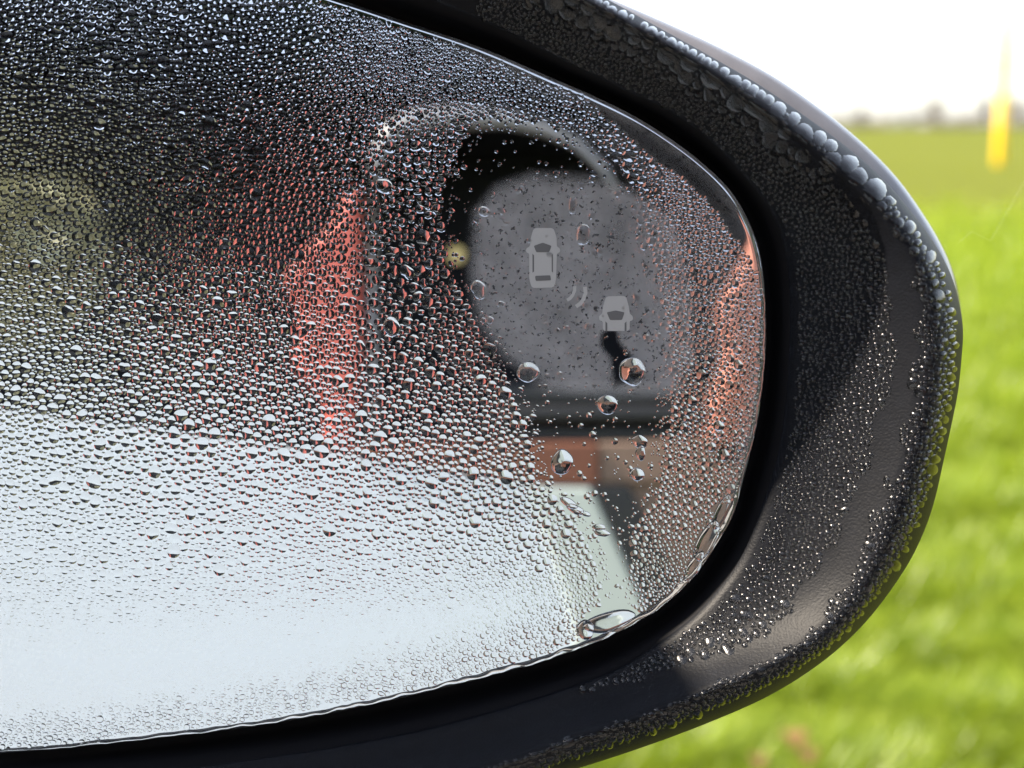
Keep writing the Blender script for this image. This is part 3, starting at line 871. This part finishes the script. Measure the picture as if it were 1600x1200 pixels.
far_tree(1588, 46, 40, 400, 'broad hazy tree right of the yellow post', 6)
hedge_m = pmat('far_hedge_twigs', (0.12, 0.10, 0.08), 0.9, noise=0.3, nscale=0.5)
N = 5000
hx = rng.uniform(-260, 260, N); hz = rng.random(N) ** 1.2 * (2.6 + 3.0 * vnoise(hx + 300, hx * 0, 14, 31))
hy = 480 + rng.normal(0, 3, N)
c = np.stack([hx, hy, hz], -1)
A = rng.normal(0, 0.9, (N, 3)); B = rng.normal(0, 0.5, (N, 3))
V = np.stack([c - A, c + A, c + B], 1).reshape(-1, 3); V[:, 2] = np.abs(V[:, 2])
tag(tri_mesh('far_hedge', V, np.arange(3 * N).reshape(-1, 3), hedge_m, smooth=False), 'long low hazy hedge along the horizon', 'hedge', kind='stuff')

# ------------------------------------------------------------------ the car that carries the mirror (unseen; added to keep sun off the lower rim)
own_p = pmat('black_car_paint', (0.02, 0.02, 0.024), 0.2, coat=0.5)
own_g = pmat('tinted_side_glass', (0.01, 0.012, 0.012), 0.05)
own = tag(empty('own_car_sun_block', (-0.40, 0.05, 0)), 'unseen part of the black car carrying the wet wing mirror, added to shade its rim', 'car')
box('door', (-0.10, 0.0, 0.28), (0.0, 0.85, 0.94), own_p, own, 0.03)
box('side_window', (-0.06, 0.02, 0.94), (-0.03, 0.80, 1.37), own_g, own)
prism('roof_rail', [(-1.3, 1.40), (-0.04, 1.35), (-0.005, 1.385), (-0.06, 1.42), (-1.3, 1.47)], 0.0, 0.75, own_p, own, 0.01)
box('bonnet', (-1.3, 0.86, 0.30), (-0.02, 1.10, 0.93), own_p, own, 0.06)

# ------------------------------------------------------------------ made-up things behind the camera, shaped for what the glass shows
def seen(px, py, Y):
    """world point on the upright plane y = Y that the glass shows at a picture pixel"""
    x, y = (px - 800) * S, (600 - py) * S
    z = -(x * x + y * y) / (2 * RG)
    p = Vector((x, y, z)); d = (p - Vector((0, 0, D))).normalized()
    n = Vector((x / RG, y / RG, 1)).normalized()
    r = d - 2 * d.dot(n) * n
    pw = M @ p; rw = M.to_3x3() @ r
    t = (Y - pw.y) / rw.y
    return pw + rw * t
YS = -0.9
def sx_(px, py): q = seen(px, py, YS); return (q.x, q.z)
white_p = pmat('white_car_paint', (0.71, 0.765, 0.84), 0.3, coat=0.3)
coral_p = pmat('coral_red_paint', (0.66, 0.135, 0.10), 0.5)
rust_p = pmat('rust_orange_trim', (0.17, 0.06, 0.032), 0.6)
tan_p = pmat('tan_leather', (0.20, 0.13, 0.095), 0.6)
blk_p = pmat('black_rubber', (0.012, 0.012, 0.014), 0.45)
int_p = pmat('dark_interior_cloth', (0.012, 0.013, 0.018), 0.9, spec=0.1)
grey_p = pmat('satin_grey_trim', (0.27, 0.27, 0.30), 0.45)
car = tag(empty('reflection_car', (0, YS, 0)), 'made-up white car side with coral red window pillars, added for its reflection in the mirror glass', 'car')  # invented car; its panels stand in for unidentified reflected shapes
def cpoly(name, pix, th0, th1, mat, bevel=0.004):
    return prism(name, [sx_(*p) for p in pix], th0, th1, mat, car, bevel)
# world x of the picture's left is negative; the panels are given in the reflected picture
cpoly('lower_door_panel', [(-1200, 560), (-400, 610), (0, 650), (300, 690), (560, 722), (830, 762), (922, 764), (1012, 965), (1060, 1500), (-1200, 1500)], 0.0, 0.05, white_p)
cpoly('added_tone_panel', [(822, 766), (918, 767), (1006, 962), (1040, 1150), (930, 1150), (880, 930)], 0.03, 0.056, pmat('grey_green_panel', (0.50, 0.55, 0.51), 0.4), 0.004)  # added panel for the greyer, greener tone the glass shows here
cpoly('door_edge_seal', [(918, 764), (975, 764), (1062, 930), (1110, 1500), (1060, 1500), (1012, 965)], 0.002, 0.06, blk_p)
cpoly('inner_sill', [(958, 752), (1300, 752), (1300, 1500), (1110, 1500), (1055, 930)], -0.02, 0.04, tan_p)
cpoly('belt_strip', [(560, 700), (930, 698), (930, 764), (830, 762), (560, 720)], 0.004, 0.055, rust_p)
cpoly('belt_strip', [(930, 698), (1300, 690), (1300, 752), (930, 762)], 0.002, 0.05, tan_p)
for y0, y1, th in ((604, 640, 0.03), (640, 668, 0.045), (668, 699, 0.03)):
    cpoly('window_seal', [(780, y0), (1130, y0), (1130, y1), (780, y1)], 0.0, th, blk_p, 0.008)
cpoly('door_pillar', [(549, 318), (566, 305), (570, 560), (556, 706), (512, 702), (520, 640), (468, 585), (478, 500), (452, 450), (488, 405), (528, 365)], 0.0, 0.05, coral_p, 0.02)
cpoly('door_pillar', [(1225, 300), (1500, 250), (1500, 800), (1075, 752), (1090, 650), (1125, 570), (1110, 490), (1150, 420), (1185, 345)], 0.0, 0.05, pmat('copper_red_paint', (0.36, 0.125, 0.08), 0.5), 0.02)
fp = [(588, 715), (586, 500), (584, 330), (592, 262), (612, 222), (650, 203), (720, 197), (790, 200), (850, 214), (900, 238), (940, 275), (965, 320)]
tube('window_frame', [(seen(px, py, YS).x, 0.03, seen(px, py, YS).z) for px, py in fp], [0.007, 0.007, 0.007, 0.010, 0.014, 0.016, 0.015, 0.011, 0.009, 0.007, 0.006, 0.004], grey_p, car, n=12)
roof = [(-1500, -80), (-300, -60), (300, 0), (700, 70), (820, 108), (1000, 190), (1300, 240), (1500, 260), (1500, 330), (1125, 330), (1000, 300), (960, 200), (850, 175), (560, 150), (-1500, 100)]
cpoly('roof_rail', roof, -0.02, 0.04, pmat('dull_black_roof', (0.004, 0.004, 0.005), 0.9, spec=0.0))
# invented dark cabin: floor, ceiling and far side with an open window at the left
x0, z0 = sx_(-1500, 900)[0], 0.75
x1 = sx_(1600, 600)[0]
zt = sx_(500, 90)[1]
box('cabin_floor', (x0, -0.4, z0 - 0.05), (x1, 0.0, z0), int_p, car)
box('headliner', (x0, -0.4, zt), (x1, -0.02, zt + 0.03), int_p, car)
YF = -0.35
def far_side(pix):
    prism('far_side', [(seen(px, py, YS + YF).x, min(seen(px, py, YS + YF).z, zt - 0.002)) for px, py in pix], YF - 0.05, YF, int_p, car)
far_side([(30, 100), (100, 240), (150, 330), (175, 400), (140, 480), (50, 545), (50, 900), (1600, 900), (1600, 100)])
far_side([(-1500, 520), (50, 545), (50, 900), (-1500, 900)])
# yellow disc made up for the small yellow spot in the reflection
q = seen(713, 398, YS - 0.1)
n = 24
rad_d = 0.0135
V = [(q.x + rad_d * math.cos(2 * math.pi * k / n), -0.098, q.z + rad_d * math.sin(2 * math.pi * k / n)) for k in range(n)]
V += [(v[0], -0.102, v[2]) for v in V]
mesh_obj('yellow_disc', V, [tuple(range(n)), tuple(range(2 * n - 1, n - 1, -1))] + [(k, (k + 1) % n, n + (k + 1) % n, n + k) for k in range(n)], pmat('cream_yellow_disc', (0.75, 0.58, 0.25), 0.6), car, smooth=False)
tube('grab_rail', [(q.x - 0.3, -0.11, q.z), (q.x + 0.3, -0.11, q.z)], 0.006, int_p, car)

# pale tree made up for the yellow-green patch reflected at the left
tr = tag(empty('added_leafy_tree', (seen(60, 360, -5.2).x, -5.2, 0)), 'made-up pale yellow green tree behind the white car, for the pale patch in the glass', 'tree')
tube('trunk', [(0, 0, 0), (0.05, 0, 1.2), (0, 0.05, 2.2)], [0.14, 0.11, 0.07], bark, tr, n=10)
N = 2600
u = rng.normal(0, 1, (N, 3)); u /= np.linalg.norm(u, axis=1)[:, None]
c = u * (rng.random(N) ** 0.45)[:, None] * np.array([1.6, 1.3, 1.3]) * (1 + 0.2 * np.sin(6 * u[:, :1]) * np.cos(5 * u[:, 2:])) + np.array([0, 0, 2.5])
A = rng.normal(0, 0.09, (N, 3)); B = rng.normal(0, 0.07, (N, 3))
V = np.stack([c - A, c + B, c + A, c - B], 1).reshape(-1, 3)
lm = pmat('pale_leaves', (0.34, 0.33, 0.20), 0.6, noise=0.25, nscale=3)
mesh_obj('crown', V, np.arange(4 * N).reshape(-1, 4).tolist(), lm, tr, smooth=False)
# dark evergreens added to keep bright sky out of the drops
ever_m = pmat('dark_evergreen_foliage', (0.020, 0.030, 0.014), 0.8, spec=0.2, noise=0.4, nscale=2)
def evergreen(x, y, h, w_, label, seed):
    r = np.random.default_rng(seed)
    t = tag(empty('sky_screen_evergreen', (x, y, 0)), label, 'tree', 'added dark evergreens behind the cars')
    tube('trunk', [(0, 0, 0), (0, 0, h * 0.5), (0, 0, h * 0.95)], [0.22, 0.14, 0.03], bark, t, n=8)
    N = 3800
    zz = h * (0.02 + 0.98 * r.random(N)); rad = w_ * (1.05 - zz / h) ** 0.55 * (0.35 + 0.65 * r.random(N) ** 0.5) * (1 + 0.12 * np.sin(zz * 9 + seed))
    a = r.uniform(0, 6.283, N)
    c = np.stack([rad * np.cos(a), rad * np.sin(a), zz], -1)
    A = r.normal(0, 0.17, (N, 3)); B = r.normal(0, 0.17, (N, 3)) + np.array([0, 0, -0.06])
    V = np.stack([c - A, c + B, c + A, c - B], 1).reshape(-1, 3)
    mesh_obj('crown', V, np.arange(4 * N).reshape(-1, 4).tolist(), ever_m, t, smooth=False)
labs = ['leftmost added dark evergreen of the row behind the white car', 'second added dark evergreen from the left behind the white car', 'added dark evergreen behind the pale leafy tree', 'tall added dark evergreen behind the middle of the white car',
        'added dark evergreen right of the middle one behind the white car', 'second added dark evergreen from the right behind the cars', 'rightmost added dark evergreen of the row behind the cars']
for k, (x, y, h) in enumerate([(-11, -5.5, 9.4), (-7.4, -7.0, 9.0), (-4.2, -8.2, 8.6), (-0.8, -7.6, 7.0), (2.4, -7.6, 5.8), (5.6, -6.8, 6.6), (9.0, -5.0, 7.0)]):
    evergreen(x, y, h, 2.3, labs[k], 50 + k)
print('tris', sum(len(m.loop_triangles) or sum(len(p.vertices)-2 for p in m.polygons) for m in {o.data for o in bpy.data.objects if o.type=='MESH'}))
print('drops', n1, len(pts), len(bpts))
